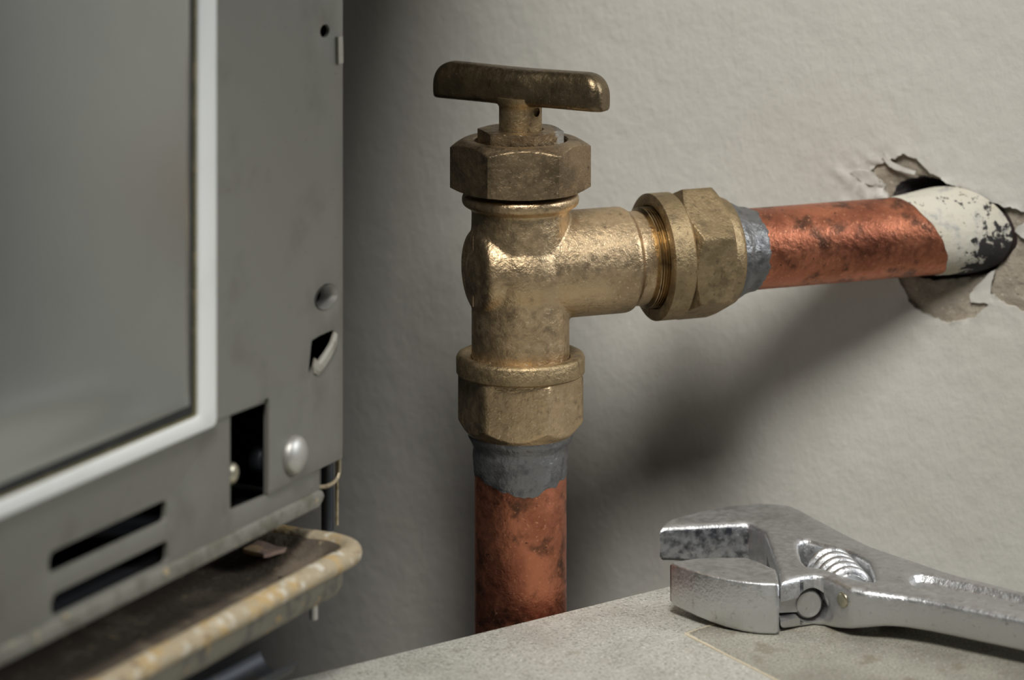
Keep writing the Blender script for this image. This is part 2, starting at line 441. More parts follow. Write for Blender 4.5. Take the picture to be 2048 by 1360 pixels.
wall = obj('wall_back', pl(rect, [hole_r], lambda V, D: np.array([-11+4*nz2(u, v, 22, 15)+2.2*nz2(u, v, 8, 17)-5*math.exp(-d/9) for (u, v), d in zip(V, D)]), -160,
           wall3, step=700, rings=(6, 14), extra=[p for p in fine if abs(p[0]) < 330], back=False), 'plaster', base=(WP.x, WP.y, ZF), sharp=60)
tag(wall, 'rough pale painted wall with a broken hole where the copper pipe enters', 'wall', 'structure')
obj('paint_layer', pl(rect, [bare], paint_top, lambda V, D: np.full(len(V), -12.0), wall3, step=700, rings=(5, 12), extra=extra, back=False), 'wall', root=wall, sharp=50,
    label='pale grey paint coat with a torn flaking edge')
# the inside of the hole follows the pipe
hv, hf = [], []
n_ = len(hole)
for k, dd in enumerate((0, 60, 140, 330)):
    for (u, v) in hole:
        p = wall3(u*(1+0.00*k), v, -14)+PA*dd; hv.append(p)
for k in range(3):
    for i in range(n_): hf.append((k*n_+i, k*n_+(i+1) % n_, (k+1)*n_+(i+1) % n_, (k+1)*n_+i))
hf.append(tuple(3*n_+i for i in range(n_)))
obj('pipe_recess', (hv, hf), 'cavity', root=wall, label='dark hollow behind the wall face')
# loose flakes of paint and filler
def wall_flake(px, off, curl, th=4):
    p = rough_poly(px, 2.2, off, 5); c = np.mean(np.asarray(p), 0)
    def top(V, D): return np.array([off+curl*((u-c[0])*0.02+abs(v-c[1])*0.05)+2.0*nz2(u, v, 16, off) for u, v in V])
    obj('paint_flake', pl(p, [], top, lambda V, D: top(V, D)-th, wall3, step=6, grid=8), 'wall', root=wall, sharp=50)
wall_flake([(1768, 303), (1782, 322), (1806, 334), (1832, 342), (1829, 348), (1800, 343), (1780, 332), (1764, 314)], 3, 1.5)
wall_flake([(1990, 540), (1984, 562), (1979, 588), (2002, 606), (1975, 608), (1942, 605), (1938, 588), (1960, 566), (1976, 548)], -3, 1.2)
wall_flake([(2048, 445), (2034, 452), (2030, 462), (2042, 474), (2060, 486), (2074, 462), (2062, 444)], -2, 1.0)
wall_flake([(1700, 345), (1718, 338), (1746, 345), (1762, 362), (1748, 372), (1720, 362)], 2, 1.2)

fl = obj('floor', pl([(-5400, -7600), (4200, -7600), (4200, 2800), (-5400, 2800)], [], 0, -60, lambda u, v, z: Vector((u, v, ZF+z)), step=1500), 'floor', base=(0, 0, ZF))
tag(fl, 'grey concrete floor below the pipes', 'floor', 'structure')

# ================================================================ ledge
K = Vector((640, 318, 0)); E1 = Vector((-0.788, -0.616, 0)).normalized(); E2 = Vector((0.616, -0.788, 0)).normalized()
def ledge3(a, b, z): p = K+E1*a+E2*b; return Vector((p.x, p.y, z))
LA, LBk = 2300, 2600
ledge = thing('ledge', ledge3(LA/2, LBk/2, ZF), 'grey speckled concrete ledge in front of the copper pipe', 'ledge')
def ab(x, y):
    X, Y = flat(x, y, 0); p = Vector((X, Y, 0))-K; return (p.dot(E1), p.dot(E2))
slab_v = plate([(0, 0), (LA, 0), (LA, LBk), (0, LBk)], [], rnd(0, 3.5), rndb(-170, 3), ledge3, step=60, rings=(0.5, 1.4, 3.5))
obj('slab', slab_v[:2], 'ledge', root=ledge)
obj('plinth', box(ledge3(LA/2+60, LBk/2+60, (ZF-170)/2), E1, E2, (0, 0, 1), LA/2-70, LBk/2-70, (-170-ZF)/2), 'floor', root=ledge)
A0 = np.array(ab(1366, 1268)); A1 = np.array(ab(1450, 1241)); A2 = np.array(ab(1556, 1364))
d1 = (A1-A0)/np.linalg.norm(A1-A0); d2 = (A2-A0)/np.linalg.norm(A2-A0)
sp = [tuple(A0), tuple(A0+d1*1500), tuple(A0+d1*1500+d2*1500), tuple(A0+d2*1500)]
def clip(poly, x0, y0, x1, y1):
    for ax, lim, sg in ((0, x0, 1), (0, x1, -1), (1, y0, 1), (1, y1, -1)):
        out = []
        for i in range(len(poly)):
            a, b = poly[i], poly[(i+1) % len(poly)]
            ia, ib = sg*(a[ax]-lim) >= 0, sg*(b[ax]-lim) >= 0
            if ia: out.append(a)
            if ia != ib:
                t = (lim-a[ax])/(b[ax]-a[ax]); out.append((a[0]+(b[0]-a[0])*t, a[1]+(b[1]-a[1])*t))
        poly = out
    return poly
sp = clip(sp, 3, 3, LA-3, LBk-3)
sh = plate(sp, [], rnd(2.0, 1.8), 0.0, ledge3, step=14, rings=(0.6, 1.8, 9, 16), grid=60)
sd = segdist(sh[2], [resample(sp, 14)])
kd = np.linalg.norm(sh[2]-A0, axis=1)
mk = np.concatenate([np.clip(0.76-sd/(14+14*np.exp(-kd/90)), 0, 1)]*2)
obj('surface_sheet', sh[:2], 'sheet', root=ledge, mask=mk, label='thin top sheet with a pale worn corner')

# ================================================================ shut-off valve
VX = 17.0
up = (0, 0, 1); cf = (0, -1, 0)
def vz(prof, **k): return lathe((VX, 0, 0), up, cf, prof, **k)
def hz(prof, **k): return lathe(PO, PA, (PA.y, -PA.x, 0), prof, **k)
valve = thing('shutoff_valve', (VX, 0, 318), 'aged brass shutoff valve with a T-bar handle between the two copper pipes', 'valve')
# cast body: two crossing barrels blended into one casting
b1 = vz([(452, 60), (452, 98), (600, 98), (690, 100), (765, 98), (774, 98), (779, 106), (784, 115), (792, 118), (802, 117), (806, 112), (806, 60)], n=96)
b2 = hz([(-101, 40), (-101, 70), (-97, 79), (-88, 85), (-70, 89), (-30, 96), (20, 103), (90, 106), (216, 106), (224, 104), (229, 98), (229, 95), (262, 94), (262, 50)], n=96)
b3 = lathe(PO+Vector((0, 0, -4)), up, cf, [(-112+6*i, 112*math.sqrt(max(1-((-112+6*i)/113)**2, 0))*0.97+1) for i in range(38)], n=96)
body = evaluated(merge(b1, b2, b3), [('REMESH', dict(mode='VOXEL', voxel_size=2.6, use_smooth_shade=True)), ('SMOOTH', dict(factor=0.5, iterations=14))])
bv = np.array(body[0])
rr_ = np.hypot(bv[:, 0]-VX, bv[:, 1])
mkb = np.clip(1.0-(bv[:, 2]-484)/22, 0, 1)*0.42
obj('body', body, 'brass', root=valve, sharp=80, mask=mkb)
# casting seam on the blind end
sm = [PO+PA*(-100.5)+Vector((0, 0, 1))*q for q in range(-70, 71, 10)]
obj('casting_seam', tube(sm, 1.6, 6), 'brass', root=valve)
# upper packing nut, gland and stem
ph = lambda deg: math.pi*2+R(deg)
def nutprof(z0, z1, ap, Rv, bore, c0, c1, top_r):
    p = [(z0, bore), (z0, ap*0.93)] + steps((z0, ap*0.95), (z0+c0, Rv+3), 8) + steps((z0+c0+1, Rv+3), (z1-c1-1, Rv+3), 5) + steps((z1-c1, Rv+3), (z1-1, top_r), 10) + [(z1, top_r-6), (z1, bore+3), (z1-3, bore)]
    return p
obj('packing_nut', vz(nutprof(812, 914, 123, 142, 93, 7, 17, 116), n=144, hexa=(142, R(-27), 0.9), closed=True), 'brass_dark', root=valve)
gl_ = vz(nutprof(880, 934, 77, 89, 44, 2, 3, 84), n=144, hexa=(89, R(-42), 0.6), closed=True)
gv = np.array([tuple(v) for v in gl_[0]])
obj('gland', gl_, 'brass_dark', root=valve, mask=np.clip((gv[:, 0]-VX-45)/30, 0, 1)*0.6)
obj('nut_seat', vz([(880, 44), (880, 92), (896, 92), (899, 89), (899, 44)], n=72, closed=True), 'brass_dark', root=valve)
stem = evaluated(vz([(870, 43)] + [(934+i*8, 43) for i in range(6)] + [(980, 43.5), (984, 46), (988, 49), (1000, 50)], n=72),
                 [('BOOLEAN', dict(operation='DIFFERENCE', solver='EXACT', cutter=lathe((VX+38, -36, 972), (0.5, -0.8, 0), up, [(-18, 9), (18, 9)], n=20)))])
obj('stem', stem, 'brass_nut', root=valve, sharp=40)
# T-bar handle
HQ = R(30); HD = Vector((math.cos(HQ), -math.sin(HQ), 0)); HNr = Vector((-math.sin(HQ), -math.cos(HQ), 0))
HL = 194.0
def tbar():
    vs, fs = [], []; ws = []
    for i in range(49):
        a = -math.pi/2+math.pi*i/48; ws.append(HL*math.copysign(abs(math.sin(a))**0.75, a) if False else HL*math.sin(a))
    ws = sorted(set([-HL+HL*2*(0.5-0.5*math.cos(math.pi*i/60)) for i in range(61)]))
    nc = 36
    for wv in ws:
        e = HL-abs(wv); rc = 40.0
        k = 1.0 if e > rc else math.sqrt(max(1-((rc-e)/rc)**2, 0))
        rp = 26.0
        kp = 1.0 if e > rp else math.sqrt(max(1-((rp-e)/rp)**2, 0))
        hub = math.exp(-(wv/60)**2)
        hw = (33+8*hub)*(0.45+0.55*kp); ht = 35+40*k
        sag = 2.5*math.exp(-(wv/90)**2)
        for j in range(nc):
            th = 2*math.pi*j/nc; c, s_ = math.cos(th), math.sin(th)
            ex = 0.42 if s_ < 0 else 0.66
            x = hw*math.copysign(abs(c)**(0.42 if s_ < 0 else 0.6), c)
            z = math.copysign(abs(s_)**ex, s_)
            zz = 28+z*(28 if z < 0 else ht-28)
            x *= 1.0-0.10*max(z, 0)
            vs.append(Vector((VX, 0, 984))+HD*wv+HNr*x+Vector((0, 0, zz-sag*(1 if z > 0.5 else 0))))
    n = len(ws)
    for i in range(n-1):
        for j in range(nc):
            k = (j+1) % nc; fs.append((i*nc+j, i*nc+k, (i+1)*nc+k, (i+1)*nc+j))
    fs.append(tuple(range(nc))); fs.append(tuple((n-1)*nc+j for j in range(nc)))
    return vs, fs
tb = tbar()
tb = evaluated(merge(tb, lathe((VX, 0, 0), up, cf, [(983, 45), (988, 46), (996, 44), (1010, 20)], n=48)), [('REMESH', dict(mode='VOXEL', voxel_size=2.6, use_smooth_shade=True)), ('SMOOTH', dict(factor=0.5, iterations=10))])
obj('handle', tb, 'brass_handle', root=valve, sharp=70)
# lower union: collar and nut
obj('collar', vz([(448, 100), (446, 104), (446, 124), (450, 128.5), (478, 129), (484, 126), (486.5, 121), (486.5, 112), (482, 104), (480, 100)], n=120, closed=True), 'brass_nut', root=valve, sharp=40)
lp_ = [(326, 93.5), (326, 103)] + steps((328, 105), (356, 129), 10) + steps((357, 130), (442, 130), 4) + [(446, 122), (446, 93.5)]
obj('union_nut', vz(lp_, n=144, hexa=(128, R(-35), 3.5), closed=True), 'brass', root=valve, mask=np.zeros(len(lp_)*144))
# side union: threads, ring and nut
th_ = []
for i in range(8):
    t0 = 262+i*5.5; th_ += [(t0, 97), (t0+1.6, 101.5), (t0+3.4, 101.5), (t0+5, 97)]
obj('thread', hz([(258, 90)]+th_+[(306, 90)], n=96, caps=True), 'brass_bright', root=valve, sharp=60)
obj('lock_ring', hz([(284, 104), (282, 108), (282, 123), (285, 127.5), (328, 127.5), (332, 124), (332, 104)], n=120, closed=True), 'brass_nut', root=valve, sharp=40)
hp_ = [(333, 84), (333, 112)] + steps((333, 116), (352, 142), 12) + steps((353, 142), (408, 142), 4) + steps((409, 142), (421, 124), 8) + [(422, 118), (422, 84)]
obj('side_nut', hz(hp_, n=144, hexa=(137, R(-24), 0.35), closed=True), 'brass_nut', root=valve, sharp=30)
obj('nut_skirt', hz([(421, 84), (421, 114), (440, 111), (449, 107), (452, 102), (452, 84)], n=96, closed=True), 'brass_nut', root=valve, sharp=40)

# ================================================================ copper pipes
def pnoise(th, t, s=60, seed=0): return noise.noise(Vector((math.cos(th)*1.6+seed, math.sin(th)*1.6, t/s)))
pv = thing('copper_pipe', (VX, 0, ZF), 'upright copper pipe rising behind the ledge into the valve', 'pipe', 'copper pipes on the valve')
pr = [(ZF, 88)]+[(ZF, 92)]+steps((-400, 92), (334, 92), 60)+[(334, 84), (ZF, 88)]
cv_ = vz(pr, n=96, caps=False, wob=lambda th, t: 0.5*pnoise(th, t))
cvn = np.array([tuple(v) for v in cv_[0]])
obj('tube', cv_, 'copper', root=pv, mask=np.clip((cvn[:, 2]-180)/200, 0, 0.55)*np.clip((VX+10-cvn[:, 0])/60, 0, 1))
def drip(th, t, i):
    if i < 7: return 0.0
    f = (i-6)/6
    c = math.cos(th-R(8))
    return -f*(26*max(c, 0)**3 + 10 + 13*pnoise(th*2, 3, 1, 7)+7*pnoise(th*5, 1, 1, 3))
sold = [(327, 92.5), (327, 104), (322, 105), (314, 101), (304, 96), (298, 94.6), (292, 95.6), (284, 96), (276, 95.4), (268, 94.6), (262, 93.8), (258, 93.0), (256, 91.6)]
obj('solder_joint', vz(sold, n=120, caps=False, wob=lambda th, t: (0.9*pnoise(th*3, t, 9, 5) if t < 320 else 0), tw=drip), 'solder', root=pv, sharp=70, label='dull grey solder smeared below the nut')

ph_ = thing('copper_pipe', PO+PA*460, 'level copper pipe running from the valve into the wall hole', 'pipe', 'copper pipes on the valve')
pr = [(440, 76), (440, 82.5)]+steps((460, 82.5), (1010, 82.5), 50)+[(1180, 82.5), (1180, 76)]
tv = hz(pr, n=96, closed=True, wob=lambda th, t: 0.5*pnoise(th, t, 60, 4))
tvn = np.array([tuple(v) for v in tv[0]]); tt_ = (tvn-np.array(PO))@np.array(PA)
obj('tube', tv, 'copper', root=ph_, mask=np.where(tt_ > 960, 1.0, 0.0))
def drip2(th, t, i):
    if i < 5: return 0.0
    f = (i-4)/6
    return f*(10*max(math.cos(th+R(20)), 0)**2+9*pnoise(th*2, 2, 1, 11)+5*pnoise(th*5, 1, 1, 13)-4)
sold2 = [(452, 82.6), (452, 100), (460, 99), (470, 94), (478, 90), (486, 88), (492, 87), (498, 86.4), (504, 85.4), (508, 84.0), (510, 82.2)]
obj('solder_joint', hz(sold2, n=120, caps=False, wob=lambda th, t: (1.2*pnoise(th*3, t, 9, 15) if t > 456 else 0), tw=drip2), 'solder', root=ph_, sharp=70, label='grey solder smeared beside the side nut')
# filler sleeve round the pipe at the wall
def sl_t(th, t, i):
    # th: 0 faces the room, 90 deg is down/up by frame; start edge slants with the tear
    c, s_ = math.cos(th), math.sin(th)
    st = 886+22*c-40*(s_ if UPS > 0 else -s_)+6*pnoise(th*2, 5, 1, 17)
    en = 968+100*c
    f = (t-0)/1.0
    return st+(en-st)*f-t
a_, e1_, e2_ = frame_of(PA, (PA.y, -PA.x, 0)); UPS = 1 if e2_.z > 0 else -1
def sl_r(th, t):
    s_ = math.sin(th)*UPS
    return (14*max(s_, 0)**2+3*max(math.cos(th), 0))*t**1.2+1.2*pnoise(th*2, t*3, 1, 19)*min(1, 4*t)
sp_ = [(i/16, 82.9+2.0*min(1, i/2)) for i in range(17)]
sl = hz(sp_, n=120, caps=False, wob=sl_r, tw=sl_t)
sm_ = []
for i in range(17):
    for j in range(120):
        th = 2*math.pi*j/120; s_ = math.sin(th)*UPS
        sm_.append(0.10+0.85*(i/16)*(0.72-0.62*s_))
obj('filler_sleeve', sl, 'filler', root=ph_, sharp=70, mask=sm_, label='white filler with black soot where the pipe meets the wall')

# ================================================================ adjustable wrench
HT = 100.0; WZ = 2.6
def wp(pts, z=HT): return [flat(x, y, z+WZ) for x, y in pts]
up_out = [(1320, 1054), (1322, 1046), (1340, 1036), (1370, 1027), (1400, 1020), (1440, 1012), (1480, 1007), (1520, 1004.5), (1556, 1006), (1585, 1010), (1604, 1018), (1630, 1032), (1660, 1048), (1700, 1069), (1745, 1091), (1790, 1107), (1850, 1123), (1900, 1136), (1960, 1151), (2048, 1173)]
lo_out = [(2048, 1229), (1960, 1211), (1906, 1200), (1860, 1191), (1812, 1183.5), (1770, 1179), (1732, 1176), (1700, 1171), (1675, 1162), (1647, 1150), (1628, 1148), (1600, 1152), (1561, 1162)]
throat = [(1556, 1140), (1529, 1061), (1497, 1045.5), (1490, 1045), (1400, 1050)]
pu = wp(up_out); plo = wp(lo_out); pt = wp(throat)
hd = (np.array(pu[-1])-np.array(pu[-4])); hd /= np.linalg.norm(hd)
mid = (np.array(pu[-1])+np.array(plo[0]))/2; half = np.linalg.norm(np.array(pu[-1])-np.array(plo[0]))/2
hn = np.array([hd[1], -hd[0]])                       # towards the camera side
if hn[1] > 0: hn = -hn
tail = []
for i in range(13):
    a = math.pi*i/12; tail.append(tuple(mid+hd*(760+130*math.sin(a))-hn*130*math.cos(a)))
outl = pu+tail+plo+pt
win = chaikin(wp([(1594, 1084), (1604, 1078), (1622, 1079), (1732, 1109), (1752, 1154), (1738, 1159), (1704, 1153), (1672, 1143), (1642, 1134), (1608, 1130)]), 1)
poc_px = [(1814, 1153), (1824, 1144), (1842, 1141), (1872, 1145), (1950, 1160), (2048, 1182)]
poc_lo = [(2048, 1215), (1960, 1198), (1906, 1188), (1850, 1172), (1822, 1162)]
pocket = wp(poc_px)+[tuple(mid+hd*640-hn*half*0.55), tuple(mid+hd*640+hn*half*0.55)]+wp(poc_lo)
P0 = np.array(flat(1600, 1140, HT)); P1 = np.array(flat(1780, 1150, HT))
JT = np.array(flat(1320, 1054, HT)); JB = np.array(flat(1500, 1045, HT))
jdir = (JB-JT)/np.linalg.norm(JB-JT); jn = np.array([jdir[1], -jdir[0]])
if jn[1] > 0: jn = -jn                                  # jaw travel, towards the camera
def along(V): return (V-P0)@hd
def w_top(V, D):
    z = HT-8*sstep(60, 240, along(V))
    r = 13.0; d = np.minimum(D, r); z = z-(r-np.sqrt(np.maximum(r*r-(r-d)**2, 0)))
    ins = inside(V, pocket); pd = segdist(V, [pocket])
    z = z-np.where(ins, 14*sstep(0, 12, pd), 0)
    return z+WZ
def w_bot(V, D):
    z = 30*sstep(40, 230, along(V))
    jw = (JB-V)@jdir
    z = z+30*sstep(-20, 190, jw)
    r = 9.0; d = np.minimum(D, r); z = z+(r-np.sqrt(np.maximum(r*r-(r-d)**2, 0)))
    return z+WZ
pk = [q for q in resample(pocket, 6)]
pk2 = []
A_ = np.array(pk); T_ = np.roll(A_, -1, 0)-np.roll(A_, 1, 0); T_ /= np.linalg.norm(T_, axis=1)[:, None]; Nn_ = np.stack([-T_[:, 1], T_[:, 0]], 1)
for rd in (2, 4.5, 7, 10, 13, 17):
    for sg in (1, -1):
        q = A_+Nn_*rd*sg; ok = inside(q, pocket); pk2 += [tuple(v) for v in q[ok]]
to_flat = lambda u, v, z: Vector((u, v, z))
wr = thing('adjustable_wrench', (*flat(1620, 1180, 0), 0), 'steel adjustable wrench with open jaws lying on the ledge', 'wrench')
wb = plate(outl, [win], w_top, w_bot, to_flat, step=9, rings=(0.8, 2.5, 5, 9, 13), grid=26, extra=pk+pk2)
# keyhole for the sliding jaw, cut in from the near side
rc_c = np.array(flat(1620, 1149, HT))
jn3 = Vector((jn[0], jn[1], 0)); jd3 = Vector((jdir[0], jdir[1], 0))
kz = 40+WZ
kc = Vector((rc_c[0], rc_c[1], kz))
cutter = lathe(kc, jn3, up, [(-250, 34), (60, 34)], n=40)
cut2 = box(kc-jd3*55+jn3*(-95), jd3, jn3, (0, 0, 1), 60, 155, 19)
body_w = evaluated(wb[:2], [('BOOLEAN', dict(operation='DIFFERENCE', solver='EXACT', cutter=cutter)), ('BOOLEAN', dict(operation='DIFFERENCE', solver='EXACT', cutter=cut2))])
wo = obj('body', body_w, ['steel', 'steel_cast', 'steel_face'], root=wr, sharp=38)
def paint_wrench(o):
    for p in o.data.polygons:
        if abs(p.normal.z) < 0.80: p.material_index = 1
        if abs(p.normal.z) < 0.5 and (p.normal.x*jn[0]+p.normal.y*jn[1]) > 0.9:
            c = p.center + o.parent.location
            w_ = (JB-np.array([c.x, c.y])/S)@jdir
            if w_ > -10 and w_ < 260: p.material_index = 2
paint_wrench(wo)
_c = np.array([tuple(p.center + wr.location) for p in wo.data.polygons])/S
_in = inside(_c[:, :2], pocket); _pd = segdist(_c[:, :2], [pocket])
for p, i_, d_ in zip(wo.data.polygons, _in, _pd):
    if p.normal.z > 0.2 and (i_ or d_ < 6): p.material_index = 1 if (i_ and d_ < 12.5) else 0
# sliding jaw
jaw_px = [(1340, 1126), (1352, 1121.5), (1393, 1116), (1440, 1114), (1492, 1114), (1520, 1124), (1551, 1138), (1555, 1149), (1558, 1167), (1520, 1166), (1485, 1162.5), (1449, 1157), (1420, 1151), (1393, 1144), (1360, 1133)]
jp = wp(jaw_px)
def j_top(V, D):
    z = np.full(len(V), HT); r = 5.0; d = np.minimum(D, r)
    return z-(r-np.sqrt(np.maximum(r*r-(r-d)**2, 0)))+WZ
JX = np.array(flat(1556, 1160, HT))
def j_bot(V, D):
    w_ = (JX-V)@jdir
    z = 22*sstep(40, 240, w_); r = 9.0; d = np.minimum(D, r)
    return z+(r-np.sqrt(np.maximum(r*r-(r-d)**2, 0)))+WZ
jaw = plate(jp, [], j_top, j_bot, to_flat, step=8, rings=(0.8, 2.2, 5, 9), grid=26)
jo = obj('sliding_jaw', jaw[:2], ['steel', 'steel_cast'], root=wr, sharp=38)
for p in jo.data.polygons:
    if abs(p.normal.z) < 0.8: p.material_index = 1
# rack of the jaw in the keyhole
rack = merge(lathe(kc+jd3*(-3), jn3, up, [(-120, 20), (-120, 27.5), (-2, 27.5), (3, 24), (3, 12)], n=40), box(kc-jd3*36+jn3*(-50), jd3, jn3, (0, 0, 1), 34, 50, 14))
obj('jaw_rack', rack, 'steel', root=wr, parent=jo, sharp=38)
# worm screw in the window
wx, wy = flat(1681, 1119, 110)
wc = Vector((wx, wy, HT-38+WZ))
wprof = [(-92, 6), (-92, 26), (-84, 26)]
for i in range(5):
    t0 = -84+i*33; wprof += [(t0, 37), (t0+2, 44), (t0+6, 48.5), (t0+10, 50), (t0+15, 48.5), (t0+19, 44), (t0+21, 37), (t0+32, 37)]
wprof += [(80, 34), (84, 26), (84, 6)]
obj('worm_screw', lathe(wc, jn3, up, wprof, n=56), 'steel_cast', root=wr, sharp=50)
qa, qb = np.array(flat(1700, 1171, HT)), np.array(flat(1675, 1162, HT)); qt = (qa-qb)/np.linalg.norm(qa-qb)
pn3 = Vector((qt[1], -qt[0], 0)) if -qt[0] < 0 else Vector((-qt[1], qt[0], 0))
qm = qb+(qa-qb)*0.6
pc = Vector((qm[0], qm[1], 67+WZ))+pn3*3.0
obj('worm_pin', lathe(pc, pn3, up, [(-30, 8), (-30, 15), (4, 15), (6, 13), (6, 5)], n=32), 'pin', root=wr, sharp=50)
obj('pin_collar', lathe(pc, pn3, up, [(-30, 15.5), (-30, 18.5), (0.5, 18.5), (0.5, 15.5)], n=32, closed=True), 'metal_dark', root=wr, sharp=50)

# ================================================================ boiler casing
CDd = Vector((3326, 6640, 0)).normalized(); CN = Vector((CDd.y, -CDd.x, 0))     # along the face / out of the face
CP = Vector((-324, -390, 0))
def cab(x, y, off=0.0):                   # photograph point on the casing plane -> (s, z)
    k = (x-1024)/F; P_ = CP+CN*off
    c = CN.x*P_.x+CN.y*(P_.y+F); Y = c/(CN.x*k+CN.y); X = k*Y
    return ((Vector((X, Y-F, 0))-P_).dot(CDd), HC-(y-YH)*Y/F)
def cab3(s, z, o): p = CP+CDd*s+CN*o; return Vector((p.x, p.y, z))
def cpx(pts, off=0.0): return [cab(x, y, off) for x, y in pts]
SL = -3000.0; ZTOP = 2200.0
case = thing('boiler_casing', cab3(-1200, ZF, -500), 'grey sheet-metal boiler casing with a white framed panel at the left', 'boiler')
zb_ = cab(640, 985)[1]; se = cab(640, 985)[0]
# main panel
s_l = cab(538, 880, 7.0)[0]
hole_rect = cpx([(461, 832), (536, 804), (536, 990), (461, 1022)], 0)
def slot(x0, y0, x1, y1, h):
    a = np.array(cab(x0, y0)); b = np.array(cab(x1, y1)); out = []
    zm = (a[1]+b[1])/2; r = h/2
    for i in range(9):
        t = math.pi/2+math.pi*i/8; out.append((a[0]+r*0.8+r*math.cos(t)*0.8, zm+r*math.sin(t)))
    rr2 = r*0.55
    for (qx, qy, t0) in ((b[0]-rr2, zm-r+rr2, -math.pi/2), (b[0]-rr2, zm+r-rr2, 0)):
        for i in range(5):
            t = t0+math.pi/2*i/4; out.append((qx+rr2*math.cos(t), qy+rr2*math.sin(t)))
    return out
s1 = slot(98, 1122, 333, 1027, 36); s2 = slot(103, 1226, 336, 1123, 37)
_dz = max(0, zb_+10-min(p[1] for p in s2)); s2 = [(p[0], p[1]+_dz) for p in s2]; print('slot shift', _dz)
panel = [(SL, zb_), (se, zb_), (se, zb_+60), (0, zb_+60), (0, ZTOP), (SL, ZTOP)]
fr_o = cab(435, 851)
# opening behind the framed panel
obj('front_panel', pl([(SL, zb_), (se, zb_), (se, zb_+66), (s_l+14, zb_+66), (s_l+14, ZTOP), (SL, ZTOP)], [hole_rect, s1, s2], rnd(0, 2), -9, cab3, step=30, rings=(0.7, 2)), 'casing', root=case,
    mask=None)
# stained lower lip under the panel
lipz = cab(640, 1010)[1]
lp = [(SL, lipz), (se-8, lipz), (se+4, lipz+7), (se+7, lipz+16), (se+4, zb_+2), (se-6, zb_+6), (SL, zb_+6)]
obj('bottom_lip', pl(lp, [], rnd(7, 4), -14, cab3, step=40, rings=(1.2, 4)), 'casing_dirty', root=case)
# cover plate with its holes
def oval(cx, cy, rx, ry, n=20, rot=0.0, off=0.0):
    out = []
    for i in range(n):
        t = 2*math.pi*i/n; dx, dy = rx*math.cos(t), ry*math.sin(t)
        out.append((cx+dx*math.cos(rot)-dy*math.sin(rot), cy+dx*math.sin(rot)+dy*math.cos(rot)))
    return cpx(out, off)
PT = 7.0
h_top = oval(650, 62, 9, 13, rot=0.2, off=PT)
h_mid = oval(652, 594, 20, 28, rot=0.55, off=PT)
h_tear = cpx([(624, 682), (640, 672), (658, 664), (666, 661), (671, 668), (666, 682), (655, 702), (643, 718), (633, 728), (627, 738), (622, 748), (618, 744), (620, 720), (622, 700)], PT)
pz = cab(610, 953, PT)[1]
s_l = cab(538, 880, PT)[0]
zh = cab(536, 804, PT)[1]+6
plate_o = [(s_l, pz), (0, pz), (0, ZTOP-30), (s_l-330, ZTOP-30), (s_l-330, zh), (s_l, zh)]
def cov_top(V, D):
    k = 0.4+(PT-0.4)*sstep(-300, -40, V[:, 0]-s_l); d = np.minimum(D, 2.0)
    return k-np.where(V[:, 0] > s_l-30, 2-np.sqrt(np.maximum(4-(2-d)**2, 0)), 0)
cvr = obj('cover_plate', pl(plate_o, [h_top, h_mid, h_tear], cov_top, 0.1, cab3, step=24, rings=(0.7, 2), grid=60), 'casing', root=case)
# turned lip of the tear and of the upper knock-out
lipp = cpx([(667, 663), (673, 668), (671, 690), (659, 716), (645, 738), (634, 750), (626, 746), (625, 732), (628, 716), (634, 724), (645, 708), (658, 688)], PT)
lv = plate(lipp, [], lambda V, D: 10+4*sstep(0, 8, D), lambda V, D: 6+0*D, cab3, step=6, rings=(3, 6))
obj('torn_lip', lv[:2], 'pale', root=case, parent=cvr, label='pale bent lip of a torn opening')
c0 = cab(652, 594, PT)
def ring_slant():
    vs, fs = [], []; n = 28
    pts = oval(652, 594, 19, 27, n, 0.55, PT); pin_ = oval(655, 596, 14, 22, n, 0.55, PT)
    for dep, pp in ((PT+2, pts), (-14, pin_), (-26, pin_)):
        for s, z in pp: vs.append(cab3(s, z, dep))
    for k in range(2):
        for i in range(n): fs.append((k*n+i, k*n+(i+1) % n, (k+1)*n+(i+1) % n, (k+1)*n+i))
    return vs, fs
obj('knockout_rim', ring_slant(), 'rivet', root=case, parent=cvr)
obj('edge_clip', pl(cpx([(674, 74), (683, 72), (684, 126), (675, 128)], PT+3), [], PT+6, -6, cab3, step=30), 'pale', root=case, parent=cvr)
rc = cab(587, 910, PT)
rp_ = [(0, 36), (2, 36), (4, 35.5)]+[(4+17*math.sin(a*math.pi/18), 35.5*math.cos(a*math.pi/18)) for a in range(1, 9)]
obj('rivet', lathe(cab3(rc[0], rc[1], PT), CN, up, rp_, n=40), 'rivet', root=case, parent=cvr, sharp=50, label='shiny domed rivet')
# framed panel
WL = cab(381, 812, 16)[0]-1206
def corner_rect(x, y, off, rad=0.0):
    s, z = cab(x, y, off)
    if rad == 0: return [(WL, z), (s, z), (s, ZTOP-60), (WL, ZTOP-60)]
    arc = [(s-rad+rad*math.sin(a*math.pi/12), z+rad-rad*math.cos(a*math.pi/12)) for a in range(7)]
    return [(WL, z)]+arc+[(s, ZTOP-60), (WL, ZTOP-60)]
def shrink(poly, dl): return [(max(p[0], WL+dl) if p[0] < WL+20 else p[0], min(p[1], ZTOP-60-dl) if p[1] > ZTOP-80 else p[1]) for p in poly]
fo = corner_rect(435, 851, 14, 14); fi = shrink(corner_rect(398, 833, 14, 5), 60)
wf = obj('window_frame', pl(fo, [fi], rnd(14, 4), 1, cab3, step=22, rings=(1.2, 4)), 'white', root=case)
bo = shrink(corner_rect(399, 834, 12, 5), 58); bi = shrink(corner_rect(391, 829, 10, 5), 70)
